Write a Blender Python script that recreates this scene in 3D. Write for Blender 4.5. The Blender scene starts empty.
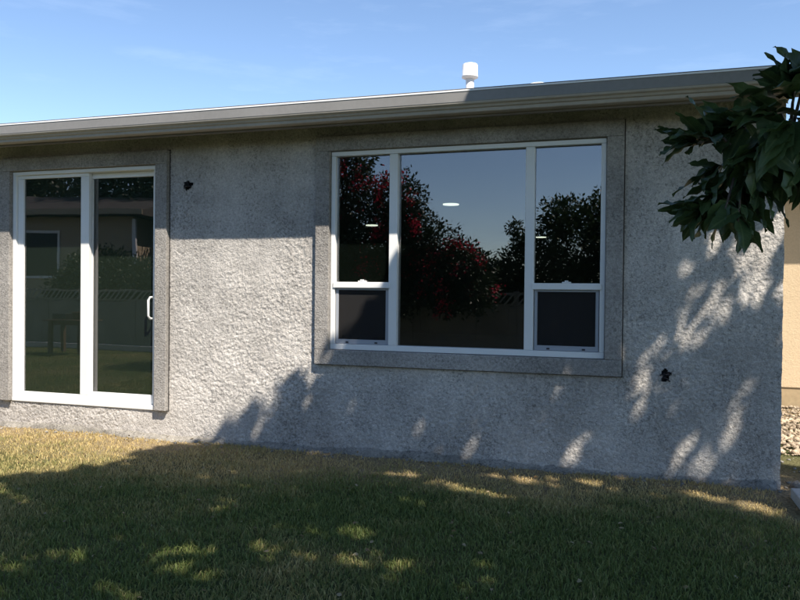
import bpy, bmesh, math, random
import numpy as np
from mathutils import Vector, Matrix
random.seed(7); rng = np.random.default_rng(7)
S = bpy.context.scene
COL = S.collection

# ---------------------------------------------------------------- camera
CAM = Vector((5.2669, -5.1896, 1.2361)); YAW, PIT, ROL, FPX = .3082, -.0111, .0103, 733.85
cf = Vector((-math.sin(YAW)*math.cos(PIT), math.cos(YAW)*math.cos(PIT), math.sin(PIT)))
cr0 = Vector((math.cos(YAW), math.sin(YAW), 0)); cu0 = cr0.cross(cf)
cr = cr0*math.cos(ROL)+cu0*math.sin(ROL); cu = -cr0*math.sin(ROL)+cu0*math.cos(ROL)
cd = bpy.data.cameras.new('camera'); cam = bpy.data.objects.new('camera', cd); COL.objects.link(cam)
cam.matrix_world = Matrix(((cr.x, cu.x, -cf.x, CAM.x), (cr.y, cu.y, -cf.y, CAM.y), (cr.z, cu.z, -cf.z, CAM.z), (0, 0, 0, 1)))
cd.sensor_fit = 'HORIZONTAL'; cd.sensor_width = 36; cd.lens = 36*FPX/800; cd.clip_start = .05; cd.clip_end = 2000
S.camera = cam

# ---------------------------------------------------------------- sky, sun, exposure
SL, SH = 1.0, 1.8                                   # sideways and down per metre towards the wall
SUN = Vector((SL, -1.0, SH))                      # towards the sun
world = bpy.data.worlds.new('World'); S.world = world; world.use_nodes = True
wn, wl = world.node_tree.nodes, world.node_tree.links
sky = wn.new('ShaderNodeTexSky'); sky.sky_type = 'NISHITA'; sky.sun_disc = False
sky.sun_elevation = math.atan2(SUN.z, math.hypot(SUN.x, SUN.y)); sky.sun_rotation = math.atan2(SUN.x, SUN.y)
sky.air_density = .9; sky.dust_density = .05; sky.ozone_density = 2.4
tc = wn.new('ShaderNodeTexCoord'); mp = wn.new('ShaderNodeMapping'); mp.inputs['Scale'].default_value = (1.6, 1.6, 9)
mp.inputs['Rotation'].default_value = (0, .12, .4)
nz = wn.new('ShaderNodeTexNoise'); nz.inputs['Scale'].default_value = 3.2; nz.inputs['Detail'].default_value = 7; nz.inputs['Roughness'].default_value = .62
rp = wn.new('ShaderNodeValToRGB'); rp.color_ramp.elements[0].position = .55; rp.color_ramp.elements[1].position = .85
rp.color_ramp.elements[1].color = (.1, .1, .1, 1)
mx = wn.new('ShaderNodeMixRGB'); mx.inputs[2].default_value = (6.5, 7.5, 9, 1)
wl.new(tc.outputs['Generated'], mp.inputs[0]); wl.new(mp.outputs[0], nz.inputs['Vector']); wl.new(nz.outputs[0], rp.inputs[0])
wl.new(rp.outputs[0], mx.inputs[0]); wl.new(sky.outputs[0], mx.inputs[1]); wl.new(mx.outputs[0], wn['Background'].inputs[0])
wn['Background'].inputs[1].default_value = .12
sd = bpy.data.lights.new('sun', 'SUN'); sd.energy = 4.8; sd.angle = math.radians(.6); sd.color = (1, .92, .80)
so = bpy.data.objects.new('sun', sd); COL.objects.link(so); so.location = (20, -22, 45); so.rotation_euler = (-SUN).to_track_quat('-Z', 'Y').to_euler()
S.view_settings.view_transform = 'Standard'; S.view_settings.look = 'None'; S.view_settings.gamma = 1
S.view_settings.use_curve_mapping = False; S.view_settings.exposure = .86
S.cycles.max_bounces = 10; S.cycles.transparent_max_bounces = 16

# ---------------------------------------------------------------- helpers
def tag(o, label=None, cat=None, group=None, kind=None):
    for k, v in (('label', label), ('category', cat), ('group', group), ('kind', kind)):
        if v: o[k] = v
    return o
def empty(name, loc=(0, 0, 0)):
    o = bpy.data.objects.new(name, None); COL.objects.link(o); o.location = loc; o.empty_display_size = .2
    return o
def link(name, me, mat=None, parent=None):
    o = bpy.data.objects.new(name, me); COL.objects.link(o)
    if mat and not me.materials: me.materials.append(mat)
    if parent:
        o.parent = parent
        if parent.type == 'EMPTY': o.matrix_parent_inverse = Matrix.Translation(-Vector(parent.location))
    return o
def np_mesh(name, V, F, smooth=False, col=None):
    """V (n,3); F (m,3) or (m,4) arrays"""
    me = bpy.data.meshes.new(name); V = np.asarray(V, np.float32); F = np.asarray(F, np.int32); k = F.shape[1]
    me.vertices.add(len(V)); me.vertices.foreach_set('co', V.ravel())
    me.loops.add(F.size); me.loops.foreach_set('vertex_index', F.ravel())
    me.polygons.add(len(F)); me.polygons.foreach_set('loop_start', np.arange(0, F.size, k, dtype=np.int32))
    if smooth: me.polygons.foreach_set('use_smooth', np.ones(len(F), bool))
    if col is not None:
        a = me.color_attributes.new('tint', 'FLOAT_COLOR', 'POINT')
        a.data.foreach_set('color', np.concatenate([col, np.ones((len(col), 1))], 1).astype(np.float32).ravel())
    me.update(calc_edges=True)
    return me
class MB:
    def __init__(s): s.bm = bmesh.new()
    def box(s, x0, x1, y0, y1, z0, z1, bev=0):
        r = bmesh.ops.create_cube(s.bm, size=1)['verts']
        for v in r: v.co = Vector((x0+(v.co.x+.5)*(x1-x0), y0+(v.co.y+.5)*(y1-y0), z0+(v.co.z+.5)*(z1-z0)))
        if bev:
            es = list({e for v in r for e in v.link_edges})
            bmesh.ops.bevel(s.bm, geom=es, offset=bev, segments=2, affect='EDGES', profile=.6)
        return s
    def tube(s, pts, rad, n=8, cap=True):
        pts = [Vector(p) for p in pts]; rad = rad if hasattr(rad, '__len__') else [rad]*len(pts); rings = []
        up = Vector((.31, .17, .93))
        for i, p in enumerate(pts):
            t = (pts[min(i+1, len(pts)-1)]-pts[max(i-1, 0)]).normalized()
            a = t.cross(up if abs(t.dot(up)) < .95 else Vector((1, 0, 0))).normalized(); b = t.cross(a)
            rings.append([s.bm.verts.new(p+(a*math.cos(k*2*math.pi/n)+b*math.sin(k*2*math.pi/n))*rad[i]) for k in range(n)])
        for A, B in zip(rings, rings[1:]):
            for k in range(n): f = s.bm.faces.new((A[k], A[(k+1) % n], B[(k+1) % n], B[k])); f.smooth = True
        if cap: s.bm.faces.new(rings[0]); s.bm.faces.new(rings[-1])
        return s
    def lathe(s, c, prof, n=28):
        rings = [[s.bm.verts.new((c[0]+r*math.cos(k*2*math.pi/n), c[1]+r*math.sin(k*2*math.pi/n), c[2]+z)) for k in range(n)] for r, z in prof]
        for A, B in zip(rings, rings[1:]):
            for k in range(n): f = s.bm.faces.new((A[k], A[(k+1) % n], B[(k+1) % n], B[k])); f.smooth = True
        s.bm.faces.new(rings[0]); s.bm.faces.new(rings[-1])
        return s
    def extr(s, prof, x0, x1, dy=0):                      # (y,z) profile swept along x
        A = [s.bm.verts.new((x0, y+dy, z)) for y, z in prof]; B = [s.bm.verts.new((x1, y+dy, z)) for y, z in prof]; n = len(prof)
        for k in range(n): s.bm.faces.new((A[k], A[(k+1) % n], B[(k+1) % n], B[k]))
        s.bm.faces.new(A); s.bm.faces.new(B[::-1])
        return s
    def poly(s, pts): s.bm.faces.new([s.bm.verts.new(p) for p in pts]); return s
    def build(s, name, mat, parent=None):
        bmesh.ops.recalc_face_normals(s.bm, faces=s.bm.faces)
        me = bpy.data.meshes.new(name); s.bm.to_mesh(me); s.bm.free()
        return link(name, me, mat, parent)
def vnoise(x, y, seed):                             # smooth value noise on numpy arrays
    g = np.random.default_rng(seed).random((256, 256)); xi = np.floor(x).astype(int); yi = np.floor(y).astype(int)
    fx = x-xi; fy = y-yi; fx = fx*fx*(3-2*fx); fy = fy*fy*(3-2*fy)
    a = g[xi % 256, yi % 256]; b = g[(xi+1) % 256, yi % 256]; c = g[xi % 256, (yi+1) % 256]; d = g[(xi+1) % 256, (yi+1) % 256]
    return (a*(1-fx)+b*fx)*(1-fy)+(c*(1-fx)+d*fx)*fy
def in_poly(px, py, poly):
    r = np.zeros(np.shape(px), bool); n = len(poly); j = n-1
    for i in range(n):
        xi, yi = poly[i]; xj, yj = poly[j]
        c = ((yi > py) != (yj > py)) & (px < (xj-xi)*(py-yi)/(yj-yi+1e-12)+xi); r ^= c; j = i
    return r

# ---------------------------------------------------------------- materials
def mat(name, base, rough=.6, noise=None, bump=None, spec=.4, metal=0, ramp=None):
    """noise: list of (scale, amount) brightness mottling; bump: list of (scale, strength, kind)"""
    m = bpy.data.materials.new(name); m.use_nodes = True; nt = m.node_tree; N, L = nt.nodes, nt.links
    b = N['Principled BSDF']; b.inputs['Base Color'].default_value = (*base, 1); b.inputs['Roughness'].default_value = rough
    b.inputs['Specular IOR Level'].default_value = spec; b.inputs['Metallic'].default_value = metal
    co = N.new('ShaderNodeNewGeometry').outputs['Position']
    cur = None
    for i, (sc, am) in enumerate(noise or []):
        t = N.new('ShaderNodeTexNoise'); t.inputs['Scale'].default_value = sc; t.inputs['Detail'].default_value = 5; t.inputs['Roughness'].default_value = .6
        L.new(co, t.inputs['Vector'])
        mr = N.new('ShaderNodeMapRange'); mr.inputs[1].default_value = .3; mr.inputs[2].default_value = .7; mr.inputs[3].default_value = 1-am; mr.inputs[4].default_value = 1+am
        L.new(t.outputs[0], mr.inputs[0])
        mm = N.new('ShaderNodeMixRGB'); mm.blend_type = 'MULTIPLY'; mm.inputs[0].default_value = 1
        if cur is None: mm.inputs[1].default_value = (*base, 1)
        else: L.new(cur, mm.inputs[1])
        L.new(mr.outputs[0], mm.inputs[2]); cur = mm.outputs[0]
    if cur is not None: L.new(cur, b.inputs['Base Color'])
    prev = None
    for sc, st, dist in bump or []:
        t = N.new('ShaderNodeTexNoise'); t.inputs['Scale'].default_value = sc; t.inputs['Detail'].default_value = 4
        L.new(co, t.inputs['Vector']); bp = N.new('ShaderNodeBump'); bp.inputs['Strength'].default_value = st; bp.inputs['Distance'].default_value = dist
        L.new(t.outputs[0], bp.inputs['Height'])
        if prev: L.new(prev, bp.inputs['Normal'])
        prev = bp.outputs[0]
    if prev: L.new(prev, b.inputs['Normal'])
    m['col_out'] = 1
    return m
def attr_mat(name, rough=.6, trans=.25, spec=.3):
    m = bpy.data.materials.new(name); m.use_nodes = True; N, L = m.node_tree.nodes, m.node_tree.links; b = N['Principled BSDF']
    a = N.new('ShaderNodeAttribute'); a.attribute_name = 'tint'; L.new(a.outputs['Color'], b.inputs['Base Color'])
    b.inputs['Roughness'].default_value = rough; b.inputs['Specular IOR Level'].default_value = spec
    if trans:
        t = N.new('ShaderNodeBsdfTranslucent'); L.new(a.outputs['Color'], t.inputs[0]); x = N.new('ShaderNodeMixShader'); x.inputs[0].default_value = trans
        L.new(b.outputs[0], x.inputs[1]); L.new(t.outputs[0], x.inputs[2]); L.new(x.outputs[0], N['Material Output'].inputs[0])
    return m
def leaf_mat(name, c1, c2, rough=.42, trans=.22):
    m = bpy.data.materials.new(name); m.use_nodes = True; N, L = m.node_tree.nodes, m.node_tree.links; b = N['Principled BSDF']
    oi = N.new('ShaderNodeObjectInfo'); g = N.new('ShaderNodeNewGeometry'); t = N.new('ShaderNodeTexNoise'); t.inputs['Scale'].default_value = 9
    L.new(g.outputs['Position'], t.inputs['Vector']); ad = N.new('ShaderNodeMath'); ad.operation = 'ADD'; L.new(oi.outputs['Random'], ad.inputs[0]); L.new(t.outputs[0], ad.inputs[1])
    hf = N.new('ShaderNodeMath'); hf.operation = 'MULTIPLY'; hf.inputs[1].default_value = .55; L.new(ad.outputs[0], hf.inputs[0])
    mm = N.new('ShaderNodeMixRGB'); mm.inputs[1].default_value = (*c1, 1); mm.inputs[2].default_value = (*c2, 1); L.new(hf.outputs[0], mm.inputs[0])
    # pale midrib and faint side veins, from the leaf's own coordinates
    tcx = N.new('ShaderNodeTexCoord'); sp = N.new('ShaderNodeSeparateXYZ'); L.new(tcx.outputs['Object'], sp.inputs[0]); av = N.new('ShaderNodeMath'); av.operation = 'ABSOLUTE'; L.new(sp.outputs[0], av.inputs[0])
    rb_ = N.new('ShaderNodeMapRange'); L.new(av.outputs[0], rb_.inputs[0]); rb_.inputs[1].default_value = .012; rb_.inputs[2].default_value = .03; rb_.inputs[3].default_value = .55; rb_.inputs[4].default_value = 0
    sv = N.new('ShaderNodeMath'); sv.operation = 'MULTIPLY_ADD'; L.new(av.outputs[0], sv.inputs[0]); sv.inputs[1].default_value = -.7; L.new(sp.outputs[1], sv.inputs[2])
    sw = N.new('ShaderNodeMath'); sw.operation = 'PINGPONG'; L.new(sv.outputs[0], sw.inputs[0]); sw.inputs[1].default_value = .055
    s2 = N.new('ShaderNodeMapRange'); L.new(sw.outputs[0], s2.inputs[0]); s2.inputs[1].default_value = .002; s2.inputs[2].default_value = .012; s2.inputs[3].default_value = .22; s2.inputs[4].default_value = 0
    mxv = N.new('ShaderNodeMath'); mxv.operation = 'MAXIMUM'; L.new(rb_.outputs[0], mxv.inputs[0]); L.new(s2.outputs[0], mxv.inputs[1])
    mv = N.new('ShaderNodeMixRGB'); L.new(mxv.outputs[0], mv.inputs[0]); L.new(mm.outputs[0], mv.inputs[1]); mv.inputs[2].default_value = (.11, .15, .06, 1); mm = mv
    L.new(mm.outputs[0], b.inputs['Base Color']); b.inputs['Roughness'].default_value = rough; b.inputs['Specular IOR Level'].default_value = .35
    tr = N.new('ShaderNodeBsdfTranslucent'); L.new(mm.outputs[0], tr.inputs[0]); x = N.new('ShaderNodeMixShader'); x.inputs[0].default_value = trans
    L.new(b.outputs[0], x.inputs[1]); L.new(tr.outputs[0], x.inputs[2]); L.new(x.outputs[0], N['Material Output'].inputs[0])
    return m
def glass_mat(name, ior, tint, dust):
    m = bpy.data.materials.new(name); m.use_nodes = True; N, L = m.node_tree.nodes, m.node_tree.links; N.remove(N['Principled BSDF'])
    fr = N.new('ShaderNodeFresnel'); fr.inputs[0].default_value = ior; t = N.new('ShaderNodeBsdfTransparent'); t.inputs[0].default_value = (*tint, 1)
    g = N.new('ShaderNodeBsdfGlossy'); g.inputs['Roughness'].default_value = 0; g.inputs[0].default_value = (1, .94, .98, 1)
    # faint waviness of float glass
    ge = N.new('ShaderNodeNewGeometry'); nn = N.new('ShaderNodeTexNoise'); nn.inputs['Scale'].default_value = 1.3; L.new(ge.outputs['Position'], nn.inputs['Vector'])
    bp = N.new('ShaderNodeBump'); bp.inputs['Strength'].default_value = .05; bp.inputs['Distance'].default_value = .03; L.new(nn.outputs[0], bp.inputs['Height']); L.new(bp.outputs[0], g.inputs['Normal'])
    x = N.new('ShaderNodeMixShader'); L.new(fr.outputs[0], x.inputs[0]); L.new(t.outputs[0], x.inputs[1]); L.new(g.outputs[0], x.inputs[2])
    du = N.new('ShaderNodeBsdfDiffuse'); du.inputs[0].default_value = (.44, .66, .48, 1); x2 = N.new('ShaderNodeMixShader'); x2.inputs[0].default_value = dust      # film of dust
    L.new(x.outputs[0], x2.inputs[1]); L.new(du.outputs[0], x2.inputs[2]); L.new(x2.outputs[0], N['Material Output'].inputs[0])
    return m
M = {}
def stucco_mat(name, base, amt, fine, pit=.5, ps=55):
    m = mat(name, base, .93, noise=[(.8, .24), (2.6, .16), (8, amt), (45, fine), (130, .2)], bump=[(30, .3, .006), (85, .8, .008), (210, .6, .004)], spec=.12)
    N, L = m.node_tree.nodes, m.node_tree.links; b = N['Principled BSDF']; src = b.inputs['Base Color'].links[0].from_socket
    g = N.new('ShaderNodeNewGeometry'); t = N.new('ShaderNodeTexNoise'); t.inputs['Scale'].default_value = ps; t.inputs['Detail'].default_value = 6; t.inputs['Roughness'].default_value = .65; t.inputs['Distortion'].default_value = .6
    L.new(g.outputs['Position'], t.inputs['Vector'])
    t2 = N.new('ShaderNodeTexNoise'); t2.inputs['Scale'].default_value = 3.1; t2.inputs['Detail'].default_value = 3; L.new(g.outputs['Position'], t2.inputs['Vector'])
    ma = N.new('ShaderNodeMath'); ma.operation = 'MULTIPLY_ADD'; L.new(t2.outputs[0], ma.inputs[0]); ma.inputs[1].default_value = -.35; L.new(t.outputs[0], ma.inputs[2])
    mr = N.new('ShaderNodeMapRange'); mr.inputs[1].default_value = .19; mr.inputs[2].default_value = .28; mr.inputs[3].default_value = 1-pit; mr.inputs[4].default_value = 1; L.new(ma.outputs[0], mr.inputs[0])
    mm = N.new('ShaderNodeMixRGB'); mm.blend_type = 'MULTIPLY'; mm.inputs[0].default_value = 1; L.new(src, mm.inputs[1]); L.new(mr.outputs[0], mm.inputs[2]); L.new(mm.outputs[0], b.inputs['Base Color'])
    return m
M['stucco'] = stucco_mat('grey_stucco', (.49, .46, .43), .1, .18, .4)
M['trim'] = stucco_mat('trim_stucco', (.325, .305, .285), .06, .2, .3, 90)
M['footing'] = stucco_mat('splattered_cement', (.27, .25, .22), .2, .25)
M['joint_shadow'] = mat('dark_joint_shadow', (.05, .045, .042), .9)  # dark colour standing in for the shadow gap round the trims
M['vinyl'] = mat('white_vinyl', (.78, .78, .77), .32, noise=[(3, .02)], spec=.5)
M['alu'] = mat('grey_screen_frame', (.34, .36, .40), .4, spec=.5)
M['black'] = mat('black_plastic', (.012, .012, .018), .5)
M['glass'] = glass_mat('low_e_glass', 2.1, (.6, .66, .64), .005)
M['door_glass'] = glass_mat('door_glass', 2.2, (.58, .68, .62), .024)
M['gutter_face'] = mat('gutter_grey', (.22, .215, .21), .55, noise=[(2, .08), (30, .05)], spec=.4)
M['gutter_low'] = mat('gutter_tan', (.40, .36, .31), .6, noise=[(2, .08), (30, .06)])
M['galv'] = mat('white_metal_edge', (.8, .8, .8), .35, spec=.6)
M['soffit'] = mat('soffit_paint', (.19, .17, .155), .8, noise=[(4, .12)])
M['roof'] = mat('roof_shingle', (.22, .2, .19), .95, noise=[(2, .1), (60, .25)], bump=[(80, .6, .004)])
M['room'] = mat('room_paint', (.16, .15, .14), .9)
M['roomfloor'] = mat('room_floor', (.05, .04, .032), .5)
M['beige'] = mat('beige_stucco', (.58, .45, .30), .92, noise=[(3, .05), (60, .08)], bump=[(60, .5, .006), (18, .3, .01)], spec=.15)
M['beige_base'] = mat('beige_base_band', (.40, .30, .18), .9, noise=[(20, .12)])
M['brownwall'] = mat('brown_house_paint', (.44, .36, .25), .9, noise=[(4, .06)])
M['fence'] = mat('weathered_fence', (.24, .22, .19), .9, noise=[(3, .2), (40, .15)])
M['lattice'] = mat('pale_lattice', (.3, .28, .25), .8)
M['darkroof'] = mat('dark_roof', (.06, .055, .05), .95, noise=[(20, .3)])
M['wood'] = mat('old_wood', (.10, .065, .045), .8, noise=[(12, .25)])
M['bark'] = mat('bark', (.12, .095, .075), .95, noise=[(8, .3), (40, .25)], bump=[(30, .8, .02)])
M['concrete'] = mat('concrete', (.47, .45, .41), .9, noise=[(6, .12), (60, .12)], bump=[(120, .4, .003)])
M['rubble'] = mat('pale_rubble', (.38, .30, .215), .95, noise=[(7, .6), (25, .6)], bump=[(60, .6, .01)])
M['grass'] = attr_mat('grass_blades', .55, .3, .25)
M['tinted'] = attr_mat('tinted_foliage', .5, .22, .3)
M['leaf'] = leaf_mat('broad_leaf', (.022, .042, .018), (.07, .115, .035))
lm = bpy.data.materials.new('lamp_glow'); lm.use_nodes = True; e = lm.node_tree.nodes['Principled BSDF']; e.inputs['Emission Color'].default_value = (1, .93, .8, 1); e.inputs['Emission Strength'].default_value = 1.6; M['lamp'] = lm
# insect screen: fine dark mesh, mostly closed when seen from outside
sm = bpy.data.materials.new('insect_screen'); sm.use_nodes = True; N, L = sm.node_tree.nodes, sm.node_tree.links
t = N.new('ShaderNodeBsdfTransparent'); x = N.new('ShaderNodeMixShader'); x.inputs[0].default_value = .85; N['Principled BSDF'].inputs['Base Color'].default_value = (.007, .006, .006, 1); N['Principled BSDF'].inputs['Roughness'].default_value = .8
L.new(t.outputs[0], x.inputs[1]); L.new(N['Principled BSDF'].outputs[0], x.inputs[2]); L.new(x.outputs[0], N['Material Output'].inputs[0]); M['screen'] = sm
# ground: soil and lawn thatch
gm = bpy.data.materials.new('lawn_ground'); gm.use_nodes = True; N, L = gm.node_tree.nodes, gm.node_tree.links; b = N['Principled BSDF']; b.inputs['Roughness'].default_value = .95; b.inputs['Specular IOR Level'].default_value = .1
g = N.new('ShaderNodeNewGeometry'); n1 = N.new('ShaderNodeTexNoise'); n1.inputs['Scale'].default_value = .9; n1.inputs['Detail'].default_value = 6
n2 = N.new('ShaderNodeTexNoise'); n2.inputs['Scale'].default_value = 55; n2.inputs['Detail'].default_value = 5
L.new(g.outputs['Position'], n1.inputs['Vector']); L.new(g.outputs['Position'], n2.inputs['Vector'])
r1 = N.new('ShaderNodeValToRGB'); r1.color_ramp.elements[0].position = .4; r1.color_ramp.elements[0].color = (.06, .085, .028, 1); r1.color_ramp.elements[1].position = .68; r1.color_ramp.elements[1].color = (.14, .13, .06, 1); L.new(n1.outputs[0], r1.inputs[0])
# bare strip along the house (y near 0)
sx = N.new('ShaderNodeSeparateXYZ'); L.new(g.outputs['Position'], sx.inputs[0])
ab = N.new('ShaderNodeMath'); ab.operation = 'ABSOLUTE'; L.new(sx.outputs[1], ab.inputs[0])
ad = N.new('ShaderNodeMath'); ad.operation = 'MULTIPLY_ADD'; L.new(n1.outputs[0], ad.inputs[0]); ad.inputs[1].default_value = -2.0; L.new(ab.outputs[0], ad.inputs[2])
mr = N.new('ShaderNodeMapRange'); L.new(ad.outputs[0], mr.inputs[0]); mr.inputs[1].default_value = -1.0; mr.inputs[2].default_value = .2; mr.inputs[3].default_value = 1; mr.inputs[4].default_value = 0
m1 = N.new('ShaderNodeMixRGB'); L.new(mr.outputs[0], m1.inputs[0]); L.new(r1.outputs[0], m1.inputs[1]); m1.inputs[2].default_value = (.34, .26, .155, 1)
m2 = N.new('ShaderNodeMixRGB'); m2.blend_type = 'MULTIPLY'; m2.inputs[0].default_value = 1; L.new(m1.outputs[0], m2.inputs[1])
r2 = N.new('ShaderNodeMapRange'); r2.inputs[1].default_value = .3; r2.inputs[2].default_value = .7; r2.inputs[3].default_value = .45; r2.inputs[4].default_value = 1.35; L.new(n2.outputs[0], r2.inputs[0]); L.new(r2.outputs[0], m2.inputs[2])
L.new(m2.outputs[0], b.inputs['Base Color']); bp = N.new('ShaderNodeBump'); bp.inputs['Distance'].default_value = .03; L.new(n2.outputs[0], bp.inputs['Height']); L.new(bp.outputs[0], b.inputs['Normal'])
M['ground'] = gm

# ---------------------------------------------------------------- ground
tag(MB().poly([(-900, -900, 0), (900, -900, 0), (900, 900, 0), (-900, 900, 0)]).build('lawn_ground', M['ground']), kind='structure')

# ---------------------------------------------------------------- house
X0, X1 = -3.0, 6.17
house = empty('house', (1.6, 0, 0)); tag(house, 'single storey house with rough grey stucco wall, sliding door and wide white window', 'house')
# front wall: fine grid with real trowelled relief, real openings and two real holes
ST = .008; nx = int((X1-X0)/ST)+1; nzv = int(2.53/ST)+1
gx, gz = np.meshgrid(np.linspace(X0, X1, nx), np.linspace(-.03, 2.52, nzv), indexing='ij')
wx_ = (vnoise(gx*14, gz*14, 5)-.5)*1.8; wz_ = (vnoise(gx*14, gz*14, 15)-.5)*1.8
n_ = (.55*vnoise(gx*26+wx_, gz*29+wz_, 1)+.8*vnoise(gx*51+wz_, gz*55, 2)+vnoise(gx*90, gz*94, 4)+1.1*rng.random(gx.shape))/3.45
lace = np.clip((n_-.42)/.13, 0, 1)                                         # trowelled plateaus with sharp pits between
rough_ = .45+.55*np.clip((vnoise(gx*1.3+3, gz*1.5, 8)*.6+vnoise(gx*4, gz*4, 18)*.4-.33)/.3, 0, 1)
h = rough_*(.0042*lace+.0065*n_)+.005*vnoise(gx*1.1, gz*1.1, 6)
gy = -h+.004; gy[:, 0] += .01; gxx = gx.copy(); gxx[-1] += .006*vnoise(gz[-1]*25, gz[-1]*0, 9)
V = np.stack([gxx, gy, gz], -1).reshape(-1, 3)
ii, jj = np.meshgrid(np.arange(nx-1), np.arange(nzv-1), indexing='ij')
fxc = (gx[:-1, :-1]+gx[1:, 1:])/2; fzc = (gz[:-1, :-1]+gz[1:, 1:])/2
def inr(a, b, c, d): return (fxc > a) & (fxc < b) & (fzc > c) & (fzc < d)
HOLES = [(1.798, 2.09, .034, .036), (5.479, .701, .026, .042)]
keep = ~(inr(-.03, 1.53, .235, 2.29) | inr(3.03, 5.11, .765, 2.32))
for hx, hz, ra, rb in HOLES:
    an = np.arctan2(fzc-hz, fxc-hx); keep &= ~(((fxc-hx)/ra)**2+((fzc-hz)/rb)**2 < (1+.25*np.sin(3*an+1)+.15*np.sin(5*an))**2)
idx = (ii*nzv+jj)[keep]; F = np.stack([idx, idx+nzv, idx+nzv+1, idx+1], -1)
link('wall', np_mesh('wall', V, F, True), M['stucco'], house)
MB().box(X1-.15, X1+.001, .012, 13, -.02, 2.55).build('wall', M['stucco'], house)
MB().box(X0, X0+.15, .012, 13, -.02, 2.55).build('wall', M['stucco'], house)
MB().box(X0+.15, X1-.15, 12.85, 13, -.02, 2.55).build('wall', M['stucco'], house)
# lumpy cement splatter along the foot of the wall
fx = np.arange(X0, X1, .03); FV = []; FF = []
for i, xx in enumerate(fx):
    d_ = .01+.06*float(vnoise(np.array(xx*5), np.array(0.), 21))**2+.012*random.random(); z_ = .012+.035*float(vnoise(np.array(xx*3.1), np.array(0.), 22))+.012*random.random()
    FV += [(xx, .01, z_+.02), (xx, -.4*d_, z_), (xx, -d_, z_*.45), (xx, -d_*1.1, -.02)]
    if i: 
        for k in range(3): FF.append((4*i-4+k, 4*i+k, 4*i+k+1, 4*i-3+k))
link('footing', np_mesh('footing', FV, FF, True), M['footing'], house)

def surround(name, x0, x1, z0, z1, w, d, bottom=True):
    b = MB(); y1 = .012; bv = .006
    b.box(x0-w, x1+w, -d, y1, z1, z1+w, bv)
    zb = z0
    if bottom: b.box(x0-w, x1+w, -d, y1, z0-w, z0, bv)
    b.box(x0-w, x0, -d, y1, zb+.0005, z1-.0005, bv); b.box(x1, x1+w, -d, y1, zb+.0005, z1-.0005, bv)
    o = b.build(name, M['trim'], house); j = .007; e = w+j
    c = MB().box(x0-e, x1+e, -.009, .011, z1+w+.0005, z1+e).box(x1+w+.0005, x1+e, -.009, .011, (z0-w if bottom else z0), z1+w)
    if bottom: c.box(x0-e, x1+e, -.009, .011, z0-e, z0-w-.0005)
    c.build('joint_shadow_strip', M['joint_shadow'], o)  # dark strip proud of the wall, painted as the trim's shadow gap
    return o
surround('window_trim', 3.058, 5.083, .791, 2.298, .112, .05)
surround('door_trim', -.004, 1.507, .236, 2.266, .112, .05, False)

# --- three-light window
wx0, wx1, wz0, wz1 = 3.061, 5.080, .794, 2.295; m1x, m2x = 3.5596, 4.5663; fy0, fy1 = -.014, .09
b = MB(); fw_ = .034
b.box(wx0, wx1, fy0, fy1, wz1-fw_, wz1, .004).box(wx0, wx1, fy0, fy1, wz0, wz0+.042, .004)
for a, c in ((wx0, wx0+fw_), (wx1-fw_, wx1), (m1x-.032, m1x+.032), (m2x-.032, m2x+.032)): b.box(a, c, fy0+.001, fy1-.001, wz0+.0425, wz1-fw_-.0005, .004)
win = b.build('window', M['vinyl'], house); win['label'] = 'white three-part vinyl window frame'
def pane(x0, x1, y, z0, z1, parent): return MB().box(x0, x1, y, y+.006, z0, z1).build('glass_pane', M['glass'], parent)
pane(m1x+.033, m2x-.033, .032, wz0+.043, wz1-.035, win)
for k, (a, c) in enumerate(((wx0+fw_+.0005, m1x-.0325), (m2x+.0325, wx1-fw_-.0005))):
    pane(a, c, .026, 1.308, wz1-.035, win)
    r = MB().box(a-.012, c+.012, -.022, .045, 1.262, 1.307, .005); r.build('sash_rail', M['vinyl'], win)
    cx_ = (a+c)/2; MB().box(cx_-.03, cx_+.03, -.005, .03, 1.308, 1.317, .003).box(cx_-.012, cx_+.012, -.008, .02, 1.3175, 1.326, .003).build('latch', M['vinyl'], win)
    pane(a, c, .05, wz0+.043, 1.261, win)
    s = .022; b = MB(); zb, zt = wz0+.044, 1.2605
    b.box(a+.004, c-.004, .004, .016, zb, zb+.034, .002).box(a+.004, c-.004, .004, .016, zt-.014, zt, .002).box(a+.004, a+.004+s, .004, .016, zb+.0345, zt-.0145, .002).box(c-.004-s, c-.004, .004, .016, zb+.0345, zt-.0145, .002)
    scr = b.build('screen_frame', M['alu'], win)
    MB().box(a+.0265, c-.0265, .009, .011, zb+.035, zt-.015).build('insect_screen', M['screen'], scr)
    for tx in (.23, .77): MB().box(a+(c-a)*tx-.011, a+(c-a)*tx+.011, -.002, .0035, zb+.007, zb+.018, .002).build('pull_tab', M['black'], scr)

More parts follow.
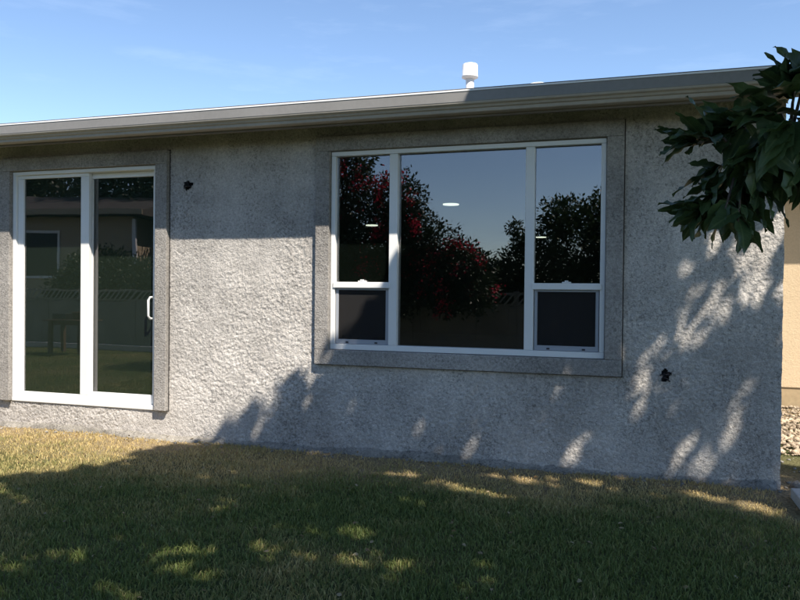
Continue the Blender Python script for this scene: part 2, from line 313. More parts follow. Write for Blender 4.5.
# --- sliding door
dx0, dx1, dz0, dz1 = 0, 1.503, .233, 2.262
b = MB(); b.box(dx0, dx1, -.014, .11, dz1-.03, dz1, .003).box(dx0, dx1, -.016, .12, dz0, dz0+.035, .004)
b.box(dx0, dx0+.035, -.013, .109, dz0+.0355, dz1-.0305, .003).box(dx1-.03, dx1, -.013, .109, dz0+.0355, dz1-.0305, .003)
door = b.build('sliding_door', M['vinyl'], house); door['label'] = 'white vinyl sliding glass door frame'
def sash(x0, x1, y0, y1, z0, z1, ls, rs, tr, br):
    b = MB(); b.box(x0, x1, y0, y1, z1-tr, z1, .004).box(x0, x1, y0, y1, z0, z0+br, .004)
    b.box(x0, x0+ls, y0+.0005, y1-.0005, z0+br+.0005, z1-tr-.0005, .004).box(x1-rs, x1, y0+.0005, y1-.0005, z0+br+.0005, z1-tr-.0005, .004)
    b.build('door_panel', M['vinyl'], door)
    MB().box(x0+ls+.0005, x1-rs-.0005, (y0+y1)/2-.004, (y0+y1)/2+.004, z0+br+.0005, z1-tr-.0005).build('glass_pane', M['door_glass'], door)
sash(.036, .80, .010, .048, dz0+.036, dz1-.031, .062, .085, .03, .05)
sash(.715, 1.472, .055, .093, dz0+.036, dz1-.031, .085, .055, .045, .075)
hx = 1.442; MB().tube([(hx, .054, .99), (hx-.01, .0, .992), (hx-.012, -.022, 1.015), (hx-.012, -.022, 1.145), (hx-.01, .0, 1.168), (hx, .054, 1.17)], .0095, 10).build('handle', M['vinyl'], door)

# --- eave
EX0, EX1 = X0-.35, X1+.33; gt = 2.5665; GY = -.02
MB().extr([(-.45, gt-.006), (-.45, gt-.078), (-.438, gt-.082), (-.43, gt-.082), (-.43, gt-.004), (-.436, gt-.004)], EX0, EX1, GY).build('gutter', M['gutter_face'], house)
MB().extr([(-.448, gt-.0785), (-.446, gt-.088), (-.441, gt-.094), (-.428, gt-.097), (-.424, gt-.103), (-.420, gt-.112), (-.407, gt-.116), (-.404, gt-.135), (-.398, gt-.139), (-.335, gt-.139), (-.335, gt-.0825), (-.429, gt-.0825)], EX0, EX1, GY).build('gutter', M['gutter_low'], house)['label'] = 'tan stepped lower half of the gutter'
MB().extr([(-.4535, gt), (-.4535, gt-.0105), (-.4505, gt-.0105), (-.4505, gt-.0035), (-.33, gt+.0035), (-.33, gt+.007)], EX0, EX1, GY).build('drip_edge', M['galv'], house)
MB().box(EX0, EX1, -.354, -.33, gt-.155, gt-.001).build('fascia', M['soffit'], house)
MB().extr([(-.3295, gt-.135), (.02, gt-.058), (.02, gt-.046), (-.3295, gt-.12)], EX0, EX1).build('soffit', M['soffit'], house)
RS = .22; ridge = 6.4
roof = MB().extr([(-.465, gt+.008), (ridge, gt+.008+RS*(ridge+.44)), (13.5, gt+.008+RS*(ridge+.44)-RS*(13.5-ridge)), (13.5, gt-.03+RS*(ridge+.44)-RS*(13.5-ridge)), (ridge, gt-.06+RS*(ridge+.44)), (-.3, gt-.028)], EX0, EX1).build('roof', M['roof'], house)
for xs in (X0+.02, X1-.13): MB().poly([(xs, .02, 2.551), (xs, 12.98, 2.551), (xs, ridge, gt-.07+RS*(ridge+.44))]).build('gable', M['stucco'], house)
vx, vy = 3.905, 1.0
vp = MB().lathe((vx, vy, 2.8), [(.036, 0), (.036, .27), (.03, .272)], 24).build('vent_pipe', M['galv'], house)
MB().lathe((vx, vy, 3.065), [(.045, 0), (.07, .012), (.07, .028), (.066, .03), (.066, .118), (.06, .126), (.02, .131)], 28).build('vent_cap', M['galv'], vp)
vx, vy = 4.42, 1.5
MB().lathe((vx, vy, 2.85), [(.05, 0), (.05, .23), (.09, .24), (.085, .265), (.04, .275)], 24).build('roof_vent', M['galv'], house)

# --- wiring holes
for hx, hz, ra, rb in HOLES:
    jb = MB().box(hx-.05, hx+.05, .05, .056, hz-.06, hz+.06).box(hx-.05, hx-.045, .004, .0495, hz-.06, hz+.06).box(hx+.045, hx+.05, .004, .0495, hz-.06, hz+.06).box(hx-.0445, hx+.0445, .004, .0495, hz-.06, hz-.055).box(hx-.0445, hx+.0445, .004, .0495, hz+.055, hz+.06).build('wiring_box', M['black'], house)
    b = MB()
    for k in range(5):
        a0 = random.uniform(0, 6.28); p0 = Vector((hx+.012*math.cos(a0), .045, hz+.012*math.sin(a0)))
        e_ = Vector((hx+.04*math.cos(a0*1.7), -.012-.012*random.random(), hz-.01+.04*math.sin(a0*1.7)))
        mid = Vector((hx+.02*math.cos(a0+1), -.03, hz+.02*math.sin(a0+1)))
        b.tube([p0, (p0+mid)/2+Vector((0, -.008, 0)), mid, (mid+e_)/2+Vector((0, -.006, .006)), e_], .0042, 6)
    b.build('wire', M['black'], jb)

# --- room behind the glass
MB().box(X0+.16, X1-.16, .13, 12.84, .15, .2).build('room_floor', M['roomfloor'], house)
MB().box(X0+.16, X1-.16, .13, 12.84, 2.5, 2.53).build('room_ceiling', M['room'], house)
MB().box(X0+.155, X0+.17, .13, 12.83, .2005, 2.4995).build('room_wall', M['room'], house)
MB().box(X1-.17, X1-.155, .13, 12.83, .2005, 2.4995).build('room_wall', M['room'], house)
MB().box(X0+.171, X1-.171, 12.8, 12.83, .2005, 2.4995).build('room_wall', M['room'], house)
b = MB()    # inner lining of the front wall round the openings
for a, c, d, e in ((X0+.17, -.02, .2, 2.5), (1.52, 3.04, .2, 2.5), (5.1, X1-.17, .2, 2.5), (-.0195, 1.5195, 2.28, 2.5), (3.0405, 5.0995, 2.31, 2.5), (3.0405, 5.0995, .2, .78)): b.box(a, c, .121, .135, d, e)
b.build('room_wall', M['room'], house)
for lx, ly in ((2.76, 5.04), (3.27, 11.47), (.51, 7.94)):
    MB().lathe((lx, ly, 2.486), [(.115, 0), (.115, .0135)], 24).build('ceiling_light', M['lamp'], house)

# ---------------------------------------------------------------- beige house on the right
nb = empty('beige_house', (8, 3, 0)); tag(nb, 'beige stucco house end with dark base band behind the rubble', 'house')
MB().box(6.3, 11, 3.0, 3.2, .32, 2.75).build('wall', M['beige'], nb)
MB().box(6.3, 11, 3.012, 3.19, -.02, .3195).build('base_band', M['beige_base'], nb)
MB().extr([(2.42, 2.62), (2.42, 2.78), (4.2, 3.2), (4.2, 3.05)], 6.25, 11.3).build('roof', M['roof'], nb)
MB().box(6.3, 11, 2.44, 2.4599, 2.56, 2.64).build('fascia', M['soffit'], nb)

# rubble, paver
RV = []; RF = []
ico = bmesh.new(); bmesh.ops.create_icosphere(ico, subdivisions=1, radius=1); iv = np.array([v.co[:] for v in ico.verts]); itri = np.array([[v.index for v in f.verts] for f in ico.faces]); ico.free()
def stones(n, xr, yr, sz, hfun):
    Vs, Fs = [], []
    for k in range(n):
        x = random.uniform(*xr); y = random.uniform(*yr); s_ = random.uniform(*sz)*random.choice((.6, .8, 1, 1.5)); sc = np.array([1, random.uniform(.6, 1), random.uniform(.4, .8)])*s_
        a = random.uniform(0, 6.28); R_ = np.array([[math.cos(a), -math.sin(a), 0], [math.sin(a), math.cos(a), 0], [0, 0, 1]])
        v = (iv*(1+.28*rng.standard_normal((12, 1)))*sc)@R_.T+np.array([x, y, hfun(x, y)+s_*.2]); Fs.append(itri+12*len(Vs)); Vs.append(v)
    return np.concatenate(Vs), np.concatenate(Fs)
V, F = stones(5200, (6.22, 8.2), (1.1, 2.95), (.008, .026), lambda x, y: .01+.15*max(0, (y-1.1)/1.9)*(.5+.7*float(vnoise(np.array(x*4), np.array(y*4), 31))))
tag(link('rubble', np_mesh('rubble', V, F), M['rubble']), 'pale broken rubble heaped in front of the beige house', 'rubble', kind='stuff')
V, F = stones(260, (X0, 6.3), (-.16, -.02), (.006, .014), lambda x, y: 0)
V2, F2 = stones(120, (6.2, 7.6), (-.1, 1.2), (.01, .03), lambda x, y: 0)
tag(link('pebbles', np_mesh('pebbles', np.concatenate([V, V2]), np.concatenate([F, F2+len(V)])), M['footing']), 'loose cement crumbs along the foot of the stucco wall', 'pebbles', kind='stuff')
tag(MB().box(6.2, 7.3, -.62, -.18, -.02, .06, .008).build('paving_slab', M['concrete']), 'pale concrete slab lying beside the corner of the stucco wall', 'slab')

# ---------------------------------------------------------------- grass
def grass(n, xr, yr, seed, hs=1.0):
    r = np.random.default_rng(seed); x = r.uniform(*xr, n); y = r.uniform(*yr, n)
    bare = vnoise(x*2.2, y*2.2, 41); bare2 = vnoise(x*8, y*8, 42)
    edge = np.clip(1.15-(-y)/(.9+.75*np.clip((3.2-x)/2, 0, 1)), 0, 1)                                   # worn strip along the house
    worn = edge*(.55+.9*bare)-(.25*bare2)
    k = r.random(n) > np.clip(worn*.75, 0, .8)
    k &= ~((x > 6.12) & (y > -.72))
    x, y, worn, bare = x[k], y[k], worn[k], bare[k]; n = len(x)
    dry = np.clip(worn*1.15+.9*(vnoise(x*1.3+9, y*1.3, 43)-.5)+.5*(vnoise(x*6, y*6, 44)-.5)+r.normal(0, .2, n)+.16, 0, 1)
    H = hs*(.012+.018*r.random(n)+.016*vnoise(x*7, y*7, 45)**2)*(1-.35*np.clip(worn, 0, 1)); W = .0017+.0016*r.random(n)
    a = r.uniform(0, 2*np.pi, n); b_ = r.uniform(0, 2*np.pi, n); ln = H*r.uniform(.15, 1.1, n)
    ux, uy = np.cos(a)*W, np.sin(a)*W; lx, ly = np.cos(b_)*ln, np.sin(b_)*ln
    z = np.zeros(n)
    v = np.stack([np.stack([x-ux, y-uy, z-.004], 1), np.stack([x+ux, y+uy, z-.004], 1), np.stack([x-ux*.8+lx*.35, y-uy*.8+ly*.35, H*.62], 1), np.stack([x+ux*.8+lx*.35, y+uy*.8+ly*.35, H*.62], 1), np.stack([x+lx, y+ly, H*r.uniform(.75, 1.05, n)], 1)], 1)
    f = np.array([[0, 1, 3], [0, 3, 2], [2, 3, 4]]); F = (f[None]+5*np.arange(n)[:, None, None]).reshape(-1, 3)
    g1 = np.array([.095, .145, .036]); g2 = np.array([.23, .265, .085]); d1 = np.array([.60, .46, .21])
    gg = g1+(g2-g1)*r.random((n, 1)); c = gg*(1-dry[:, None])+d1*dry[:, None]*r.uniform(.7, 1.15, (n, 1))
    return np_mesh('grass', v.reshape(-1, 3), F, False, np.repeat(c, 5, 0))
tag(link('grass', grass(330000, (-1.2, 7.4), (-4.6, -.01), 51), M['grass']), 'short mown lawn with dry straw patches along the wall', 'grass', kind='stuff')
tag(link('grass', grass(60000, (-9, 7.5), (-7.2, -.01), 52, 1.3), M['grass']), 'longer lawn grass stretching back to the low board fence', 'grass', kind='stuff')

# ---------------------------------------------------------------- leaves
LEAF = np.array([(0, 0, 0), (.26, .30, .05), (-.26, .30, .05), (0, .34, 0), (.20, .68, .03), (-.20, .68, .03), (0, .70, -.03), (0, 1.0, -.12)])
LT = np.array([(0, 1, 3), (0, 3, 2), (1, 4, 6), (1, 6, 3), (3, 6, 5), (3, 5, 2), (4, 7, 6), (6, 7, 5)])
LEAF4 = np.array([(0, 0, 0), (.24, .45, .04), (-.24, .45, .04), (0, 1.0, -.06)]); LT4 = np.array([(0, 1, 3), (0, 3, 2)])
def leaf_cloud(name, P, D, size, c1, c2, r, tmpl=(LEAF, LT), width=1.0):
    T, Ft = tmpl; n = len(P); D = D/np.linalg.norm(D, axis=1, keepdims=True); U = r.standard_normal((n, 3)); U[:, 2] += 1.6
    Rg = np.cross(D, U); Rg /= np.linalg.norm(Rg, axis=1, keepdims=True)+1e-9; Nn = np.cross(Rg, D)
    s_ = size*r.uniform(.7, 1.2, n)
    v = P[:, None]+s_[:, None, None]*(T[None, :, :1]*width*Rg[:, None]+T[None, :, 1:2]*D[:, None]+T[None, :, 2:3]*Nn[:, None])
    F = (Ft[None]+len(T)*np.arange(n)[:, None, None]).reshape(-1, 3)
    c = np.array(c1)+(np.array(c2)-np.array(c1))*r.random((n, 1))
    return np_mesh(name, v.reshape(-1, 3), F, False, np.repeat(c, len(T), 0))

rl = np.random.default_rng(91); nL = 420; lx_ = rl.uniform(-1, 6.6, nL); ly_ = -rl.beta(1, 2.2, nL)*4.3-.02
PL = np.stack([lx_, ly_, rl.uniform(.008, .03, nL)], 1); DL = rl.standard_normal((nL, 3)); DL[:, 2] *= .25
tag(link('leaf_litter', leaf_cloud('leaf_litter', PL, DL, .028, (.16, .10, .05), (.42, .34, .2), rl), M['tinted']), 'small dry fallen leaves scattered over the lawn', 'leaf litter', kind='stuff')

# ---------------------------------------------------------------- the tree overhead that shades wall and lawn
# shade coordinates: where a point's shadow meets the plane of the wall: x' = x+SL*y, z' = z+SH*y
EDGE = [(3.85, 2.4), (3.75, 1.7), (3.55, 1.4), (3.25, .98), (2.93, .67), (2.45, .33), (2.02, .05), (1.6, -.35), (1.32, -.8), (1.1, -1.6), (.75, -2.1), (.3, -2.65), (-.1, -3.2), (-.7, -4.2), (-.9, -6), (-.6, -8.2)]
CROWN = EDGE+[(3, -9.5), (7, -8), (8, -4), (7.6, 0), (7.0, 1.8), (5.8, 2.6)]
LIT = [  # openings cut in the crown to let chosen sun patches through
    [(6.25, 1.82), (6.02, 1.66), (5.78, 1.34), (5.5, 1.06), (5.38, .86), (5.48, .76), (5.72, .95), (5.95, 1.08), (6.25, 1.36)], [(6.25, 2.1), (6.04, 1.95), (6.0, 1.8), (6.25, 1.9)], [(5.86, 1.74), (5.62, 1.46), (5.7, 1.44), (5.9, 1.66)],
    [(5.20, .52), (5.34, .74), (5.44, .70), (5.30, .50)], [(5.60, .02), (5.72, .02), (5.93, .40), (5.86, .46)], [(5.78, .30), (5.88, .48), (5.93, .46), (5.86, .28)],
    [(5.36, 1.22), (5.50, 1.42), (5.62, 1.40), (5.46, 1.2)], [(5.22, .93), (5.26, 1.06), (5.32, 1.06), (5.28, .92)], [(5.5, .42), (5.65, .62), (5.7, .6), (5.56, .4)], [(5.42, .12), (5.6, .36), (5.66, .34), (5.5, .1)], [(5.95, .62), (6.1, .8), (6.14, .76), (6.0, .58)], [(4.62, .42), (4.74, .6), (4.8, .56), (4.7, .4)], [(4.86, .18), (4.96, .32), (5.02, .28), (4.92, .14)], [(3.95, .38), (4.02, .5), (4.08, .48), (4.0, .36)],
    [(3.3, -1.0), (3.52, -.9), (3.7, -1.15), (3.95, -1.5), (3.72, -1.66), (3.45, -1.35)], [(4.12, -.6), (4.3, -.48), (4.5, -.75), (4.35, -1.0)], [(4.45, -.5), (4.75, -.3), (5.0, -.55), (4.7, -.72)], [(4.8, -.85), (4.95, -.8), (5.0, -.98), (4.85, -1.0)],
    [(5.22, -.55), (5.52, -.6), (5.7, -1.1), (5.42, -1.4), (5.3, -1.0)], [(2.0, -4.3), (2.3, -4.05), (2.55, -4.1), (2.3, -4.4)], [(1.0, -4.6), (1.25, -4.45), (1.35, -4.6), (1.1, -4.75)]]
r = np.random.default_rng(29)
for k in range(48):          # small gaps cut for sun dapples on the lawn, more of them towards the thin left side of the crown
    gx_ = r.uniform(0, 3.3)-.2*r.random(); gz_ = r.uniform(-6.3, -1.2); s_ = r.uniform(.05, .105)
    LIT.append([(gx_+s_*math.cos(t_)*r.uniform(.7, 1.3), gz_+s_*1.1*math.sin(t_)*r.uniform(.7, 1.3)) for t_ in np.linspace(0, 6.28, 7)[:-1]])
def conv(poly): return [(a+(SL-.9)*min(c, 0)/2.06, c if c > 0 else c*SH/2.06) for a, c in poly]
def grow(poly):
    cx_, cy_ = np.mean(poly, 0); w_ = max(np.ptp([q[0] for q in poly]), np.ptp([q[1] for q in poly])); g = 1.28 if w_ > .8 else 1.45 if w_ > .3 else 1.75
    return [(cx_+(a-cx_)*g, cy_+(c-cy_)*g) for a, c in poly]
CROWN = conv(CROWN); LIT = [conv(grow(q)) for q in LIT]
def shade_ok(P, m=0):
    xp = P[:, 0]+SL*P[:, 1]; zp = P[:, 2]+SH*P[:, 1]
    ok = in_poly(xp, zp, CROWN)
    jx = xp+r.normal(0, .05, len(xp)); jz = zp+r.normal(0, .06, len(xp)); thin = r.random(len(xp)) > .07
    for L_ in LIT: ok &= ~(in_poly(jx, jz, L_) & thin)
    return ok
def from_shade(xp, zp, z): y = (zp-z)/SH; return np.stack([xp-SL*y, y, z], -1)
nC = 4300
xp = r.uniform(-1, 8, nC); zp = r.uniform(-9.5, 2.6, nC); zz = 3.7+2.9*r.beta(1.6, 1.6, nC)
k = in_poly(xp, zp, CROWN); Cc = from_shade(xp[k], zp[k], zz[k])
nl = 16
P = np.repeat(Cc, nl, 0)+r.normal(0, .17, (len(Cc)*nl, 3)); D = r.standard_normal(P.shape); D[:, 2] -= .55
# leaf middle (not the stalk) decides
Pm = P+.08*D/np.linalg.norm(D, axis=1, keepdims=True)
k = shade_ok(Pm); P, D = P[k], D[k]
tree = empty('broadleaf_tree', (8.9, -4.3, 0)); tag(tree, 'large broadleaf tree whose dark leafy branch hangs in at the upper right', 'tree')
link('foliage', leaf_cloud('foliage', P, D, .17, (.025, .045, .016), (.055, .09, .028), r), M['tinted'], tree).__setitem__('kind', 'stuff')
def limb(a, c, r0, r1, wob=.15, n=7):
    a, c = Vector(a), Vector(c); pts = []
    for i in range(n+1):
        t_ = i/n; p = a.lerp(c, t_); w = math.sin(math.pi*t_)*wob
        pts.append(p+Vector((random.uniform(-1, 1), random.uniform(-1, 1), random.uniform(0, 1)))*w*.6)
    return pts, [r0+(r1-r0)*i/n for i in range(n+1)]
tp, tr_ = limb((8.9, -4.3, -.05), (8.6, -4.2, 2.6), .22, .15, .1); MB().tube(tp, tr_, 12).build('trunk', M['bark'], tree)
hub = tp[-1]
for e_ in ((5.9, -2.6, 4.9), (6.6, -1.9, 5.3), (7.6, -2.2, 5.6), (6.2, -4.2, 5.2), (5.6, -5.2, 4.8), (7.6, -5.6, 5.2), (9.6, -5.4, 5.3), (9.0, -3.0, 5.6), (10.2, -4.0, 5.0)):
    pts, rd = limb(hub, e_, .085, .02, .3); MB().tube(pts, rd, 8).build('limb', M['bark'], tree)
    for q in range(6):
        p = pts[random.randint(3, 6)]; c_ = Cc[np.argsort(np.linalg.norm(Cc-np.array(p), axis=1))[random.randint(5, 60)]]
        l_, rr = limb(p, c_, .018, .006, .1, 4); MB().tube(l_, rr, 5).build('twig', M['bark'], tree)

# the drooping branch in view: every leaf is its own part
def at(u, v, d): return CAM+(cf+cr*((u-400)/FPX)-cu*((v-300)/FPX))*d
pts0 = [hub, Vector((7.6, -3.4, 2.75))]+[at(*q) for q in ((905, 70, 2.45), (840, 110, 2.45), (790, 138, 2.45), (745, 160, 2.5))]
MB().tube(pts0, [.07, .04, .026, .019, .013, .008], 8).build('drooping_branch', M['bark'], tree)
LM = []
for k in range(4):          # lobed-edge leaves, folded along the rib and curling at the tip
    n = 9; vv = []; ff = []
    for i in range(n+1):
        t_ = i/n; w = .255*math.sin(math.pi*min(1, t_**.8))**.85*(1-.25*t_)*(1+.10*math.sin(i*2.7+k)); cz = -.22*(t_**2)*(1+.4*math.sin(k*2)); 
        wv = .045*math.sin(i*1.9+k*1.3)
        vv += [(-w, t_, cz+.28*w+wv), (0, t_, cz), (w, t_, cz+.28*w-wv)]
        if i: 
            for q in range(2): ff.append((3*i-3+q, 3*i-2+q, 3*i+1+q, 3*i+q))
    me = np_mesh('leaf', vv, ff, True); me.materials.append(M['leaf']); LM.append(me)
r2 = random.Random(5)
TIPS = [  # pixel of the shoot tip, distance, leaves, mean direction in the picture (right, up), length
    ((684, 146, 2.6), 8, (-1, .05), .15), ((696, 222, 2.5), 5, (-1, -.1), .14), ((699, 138, 2.55), 5, (-.6, .5), .15), ((702, 216, 2.5), 9, (-1, -.25), .135), ((712, 200, 2.5), 6, (-.5, -1), .14),
    ((722, 222, 2.45), 7, (-.35, -1), .13), ((738, 222, 2.45), 6, (.1, -1), .13), ((728, 212, 2.45), 8, (-.2, -1), .14), ((742, 205, 2.45), 9, (.15, -1), .14), ((760, 190, 2.4), 8, (.1, -1), .14), ((715, 176, 2.5), 7, (-.9, -.5), .16), ((735, 170, 2.45), 8, (-.5, -.7), .16),
    ((728, 135, 2.5), 7, (-.8, .1), .16), ((745, 125, 2.45), 8, (-.7, .3), .17), ((765, 150, 2.4), 9, (-.3, -.5), .17), ((770, 112, 2.35), 8, (-.4, .3), .17), ((790, 125, 2.3), 9, (-.2, -.2), .17),
    ((785, 170, 2.35), 9, (0, -.7), .16), ((806, 165, 2.3), 8, (.1, -.8), .16), ((795, 92, 2.25), 7, (-.6, .2), .17), ((812, 75, 2.2), 5, (-.8, .3), .16), ((815, 120, 2.3), 8, (.2, 0), .17), ((815, 205, 2.3), 4, (.3, -1), .14), ((818, 2, 2.2), 3, (-.5, -.6), .1), ((840, 60, 2.3), 7, (.3, .3), .17), ((850, 140, 2.4), 8, (.4, -.4), .17)]
nleaf = 0
for (u, v, d), n, (dr, du), ln in TIPS:
    tip = at(u, v, d+r2.uniform(-.12, .12)); j = min(range(2, len(pts0)), key=lambda q: (pts0[q]-tip).length+(.3 if pts0[q].z < tip.z-.2 else 0)); s0 = pts0[j]
    md = s0.lerp(tip, .5)+Vector((0, 0, .04)); MB().tube([s0, md, tip], [.007, .005, .003], 5).build('twig', M['bark'], tree)
    base = cr*dr+cu*du
    for k in range(int(n*1.45)):
        d_ = (base.normalized()*.8+Vector((r2.gauss(0, .55), r2.gauss(0, .55), r2.gauss(.02, .45)))).normalized()
        p = tip-(tip-md)*r2.uniform(0, .6)
        nrm = Vector((r2.gauss(0, .5), r2.gauss(0, .5), 1.0)); rt = d_.cross(nrm).normalized(); nn_ = rt.cross(d_)
        s_ = ln*r2.choice((.55, .75, .9, 1.0, 1.12))*r2.uniform(.9, 1.1)*.98
        o = link('leaf', LM[r2.randrange(4)], None, tree); wv = r2.uniform(.8, 1.1)
        o.matrix_parent_inverse = Matrix.Identity(4)
        o.matrix_basis = Matrix.Translation(-tree.location)@Matrix(((rt.x*s_*wv, d_.x*s_, nn_.x*s_, p.x), (rt.y*s_*wv, d_.y*s_, nn_.y*s_, p.y), (rt.z*s_*wv, d_.z*s_, nn_.z*s_, p.z), (0, 0, 0, 1)))
        nleaf += 1

# ---------------------------------------------------------------- the garden behind (seen mirrored in the glass)
def small_tree(name, label, base, stems, blobs, nleaf, lsize, c1, c2, seed, cat='tree', flowers=None):
    r = np.random.default_rng(seed); t = empty(name, base); tag(t, label, cat); b = MB(); B = Vector(base)
    for q in range(stems):
        bl = blobs[q % len(blobs)]; l_, rr = limb(B+Vector((random.uniform(-.1, .1), random.uniform(-.1, .1), -.05)), B+Vector(bl[:3]), .06 if stems > 1 else .14, .015, .15); b.tube(l_, rr, 7)
    b.build('trunk', M['bark'], t)
    vol = np.array([q[3]**2 for q in blobs]); ks = r.choice(len(blobs), nleaf, p=vol/vol.sum())
    C_ = np.array([q[:3] for q in blobs])[ks]; R_ = np.array([q[3] for q in blobs])[ks]
    d = r.standard_normal((nleaf, 3)); d /= np.linalg.norm(d, axis=1, keepdims=True)
    lump = .75+.5*vnoise(d[:, 0]*3+ks*7, d[:, 2]*3+d[:, 1]*2, seed)
    P = C_+d*(R_*lump*r.beta(3, 1.2, nleaf))[:, None]+np.array(base)
    P += r.normal(0, .03, P.shape); k = P[:, 2] > .1; P, d = P[k], d[k]
    link('crown', leaf_cloud('crown', P, d+r.normal(0, .7, d.shape), lsize, c1, c2, r, (LEAF4, LT4), 1.1), M['tinted'], t)['kind'] = 'stuff'
    if flowers:
        nf, npan, fs, f1, f2 = flowers; ks = r.choice(len(blobs), npan, p=vol/vol.sum()); C_ = np.array([q[:3] for q in blobs])[ks]; R_ = np.array([q[3] for q in blobs])[ks]
        d = r.standard_normal((npan, 3)); d[:, 1] = np.abs(d[:, 1])*1.0; d[:, 2] += .3; d /= np.linalg.norm(d, axis=1, keepdims=True)
        pc = C_+d*(R_*r.uniform(.9, 1.15, npan))[:, None]+np.array(base); PP = np.repeat(pc, nf, 0)+r.normal(0, .055, (npan*nf, 3))*np.array([1, 1, 1.4])
        link('flowers', leaf_cloud('flowers', PP, r.standard_normal(PP.shape), fs, f1, f2, r, (LEAF4, LT4), 1.6), M['tinted'], t)['kind'] = 'stuff'
    return t
small_tree('crape_myrtle', 'crape myrtle with red blossom mirrored in the left of the window', (.55, -6.7, 0), 6,
           [(-.6, 0, 3.0, .85), (-.1, .1, 3.5, .55), (.35, 0, 2.6, .6), (-1.1, 0, 2.2, .9), (.2, .1, 1.8, .8), (.95, .05, 2.0, .55), (1.35, 0, 1.5, .5), (-.4, 0, 1.4, .8), (.7, 0, 1.3, .6), (.0, .0, 4.0, .3), (1.75, .1, 1.2, .4), (.9, 0, 2.75, .5), (1.05, 0, 2.3, .5), (1.55, 0, 2.0, .45), (2.0, .05, 1.7, .42), (2.2, 0, 1.3, .45)], 50000, .075, (.012, .022, .010), (.035, .055, .02), 61, flowers=(34, 125, .05, (.38, .012, .03), (.72, .035, .08)))
small_tree('bushy_tree', 'rounded green tree mirrored in the right of the window', (4.25, -9.0, 0), 3,
           [(0, 0, 2.1, .95), (-.75, 0, 1.7, .75), (.9, 0, 2.0, .9), (1.9, 0, 1.9, .9), (-.3, 0, 2.7, .4), (.5, 0, 2.65, .45), (-1.2, .1, 1.3, .6), (1.3, 0, 1.1, .9), (-.2, 0, 1.0, .9), (-1.05, .1, 2.2, .22), (-1.2, .1, 2.5, .15)], 42000, .085, (.016, .034, .010), (.045, .075, .02), 62)
for q, (hx, w_, tone, lab) in enumerate(((2.0, .85, 0, 'dark hedge shrub behind the low fence, nearest the bushy tree'), (.3, .95, 1, 'hedge shrub behind the low fence and the crape myrtle'), (-1.9, 1.0, 0, 'hedge shrub behind the low fence left of the crape myrtle'), (-4.2, 1.0, 1, 'wide hedge shrub behind the low fence near the brown house'), (-6.4, 1.0, 0, 'hedge shrub before the window of the brown house'))):
    small_tree('hedge_shrub', lab, (hx, -8.75, 0), 3, [(0, 0, 1.2, w_), (-.7, 0, 1.0, .8), (.75, 0, 1.05, .8), (.3, 0, 1.6, .5), (-.3, 0, 1.6, .5)], 22000, .085, (.014, .028, .01), (.045, .07, .022), 70+q, 'shrub')['group'] = 'hedge shrubs behind the low fence'
small_tree('evergreen_tree', 'tall dark evergreen tree rising behind the brown house', (-16.5, -15.5, 0), 1, [(0, 0, 4.8, 2.6), (-1.6, 0, 4, 2.2), (1.8, 0, 4.2, 2.2), (.5, 0, 6.4, 1.6)], 30000, .2, (.012, .024, .012), (.04, .06, .025), 81)
small_tree('evergreen_tree', 'tall dark evergreen tree beside the right corner of the brown house', (-9.3, -15.5, 0), 1, [(0, 0, 4.6, 2.5), (-1.7, 0, 4, 2.0), (1.8, 0, 3.6, 2.2), (.3, 0, 6.2, 1.7), (.6, 0, 2.2, 2.0)], 30000, .2, (.012, .024, .012), (.04, .06, .025), 82)
small_tree('evergreen_tree', 'broad evergreen tree behind the hedge right of the brown house', (-4.6, -13.5, 0), 1, [(0, 0, 3.4, 1.9), (-1.2, 0, 3, 1.6), (1.2, 0, 2.6, 1.6), (0, 0, 4.4, 1.3), (.3, 0, 1.6, 1.5)], 30000, .17, (.012, .024, .012), (.04, .065, .025), 83)

# low board fence with lattice top, kerb
fence = empty('board_fence', (0, -7.6, 0)); tag(fence, 'low weathered board fence with a lattice strip along its top', 'fence')
bm_ = MB().box(-.0718, .0718, -.01, .01, 0, .98, .003); me0 = bpy.data.meshes.new('board'); bm_.bm.to_mesh(me0); me0.materials.append(M['fence'])
for k in range(112):
    o = link('board', me0, None, fence); o.matrix_parent_inverse = Matrix.Identity(4); o.location = (-8.2+k*.145, random.uniform(-.003, .003), random.uniform(.0, .025)); o.rotation_euler = (0, random.uniform(-.008, .008), 0)
for k in range(8): MB().box(-8.3+k*2.32-.045, -8.3+k*2.32+.045, -7.71, -7.615, -.05, 1.24, .004).build('post', M['fence'], fence)
for z in (.2, .8, 1.02, 1.2): MB().box(-8.3, 8.0, -7.64, -7.612, z-.02, z+.02).build('rail', M['fence'], fence)
bm_ = MB(); bm_.bm.free(); bm_.bm = bmesh.new(); bm_.box(-.015, .015, -.004, .004, -.13, .13); bmesh.ops.rotate(bm_.bm, verts=bm_.bm.verts, matrix=Matrix.Rotation(.75, 3, 'Y')); me1 = bpy.data.meshes.new('lattice_slat'); bm_.bm.to_mesh(me1); me1.materials.append(M['lattice'])
for k in range(130):
    o = link('lattice_slat', me1, None, fence); o.matrix_parent_inverse = Matrix.Identity(4); o.location = (-8.2+k*.125, .022, 1.11)
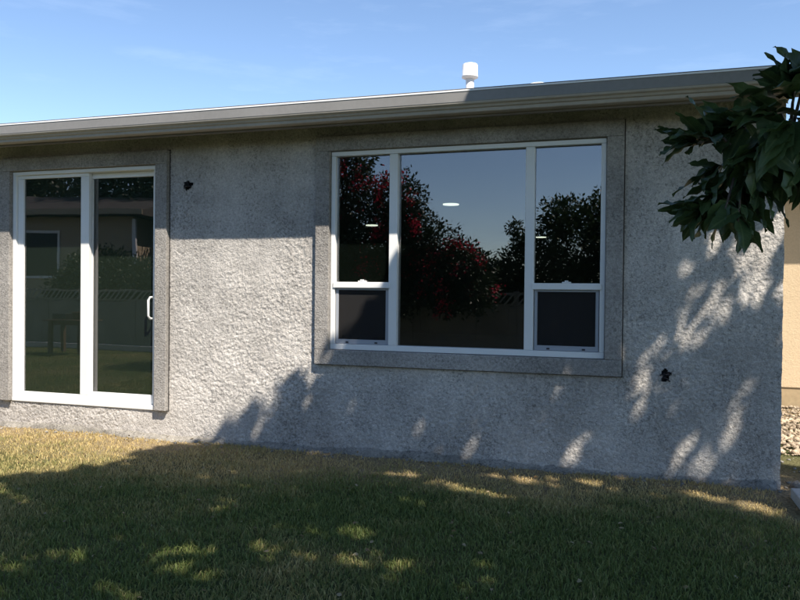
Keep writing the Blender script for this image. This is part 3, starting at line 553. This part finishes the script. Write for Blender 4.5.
kb = MB().box(-9, 8, -7.2, -7.05, -.02, .11, .012).build('kerb', M['concrete']); tag(kb, kind='structure')

# small garden table
tb = empty('garden_table', (-4.85, -6.1, 0)); tag(tb, 'small dark wooden garden table standing before the fence', 'table')
for k in range(5): MB().box(-5.30, -4.40, -6.36+k*.108, -6.36+k*.108+.1, .62, .65, .003).build('plank', M['wood'], tb)
for sx_ in (-5.22, -4.54):
    for sy_ in (-6.30, -5.96): MB().box(sx_, sx_+.065, sy_, sy_+.065, 0, .6195, .003).build('leg', M['wood'], tb)
MB().box(-5.22, -4.475, -5.95, -5.93, .54, .615).build('apron', M['wood'], tb)
pb = MB()
tag(MB().lathe((-4.7, -6.1, .651), [(.07, 0), (.1, .15), (.105, .16), (.095, .16), (.08, .03)], 18).build('flower_pot', M['wood']), 'brown flower pot standing on the garden table', 'pot')
tag(MB().box(-5.24, -4.9, -6.22, -6.0, .651, .77, .01).build('storage_box', M['black']), 'dark box standing on the garden table', 'box')

# brown house beyond, turned a little
bh = empty('brown_house', (-11.0, -10.8, 0)); tag(bh, 'brown house with one window mirrored in the sliding door', 'house'); bh.rotation_euler = (0, 0, 0)
def part(b, name, m, par=None):
    o = b.build(name, m); o.parent = par or bh; return o
part(MB().box(-5, 3.3, -4, 0, 0, 3.2), 'wall', M['brownwall'])
part(MB().extr([(.55, 3.18), (.55, 3.34), (-2, 4.0), (-4.5, 3.34), (-4.5, 3.18)], -5.5, 3.8), 'roof', M['darkroof'])
part(MB().box(-5.5, 3.8, .551, .575, 3.2, 3.36), 'fascia', M['brownwall'])
part(MB().box(3.32, 3.42, .02, .12, 0, 3.1), 'downspout', M['galv'])
wf = part(MB().box(.2, 1.3, .001, .05, 2.75, 2.82).box(.2, 1.3, .001, .05, 1.5, 1.57).box(.2, .27, .001, .05, 1.571, 2.749).box(1.23, 1.3, .001, .05, 1.571, 2.749), 'window', M['galv'])
part(MB().box(.271, 1.229, .004, .02, 1.571, 2.749), 'glass_pane', M['black'], wf)
bh.rotation_euler = (0, 0, math.radians(-14))
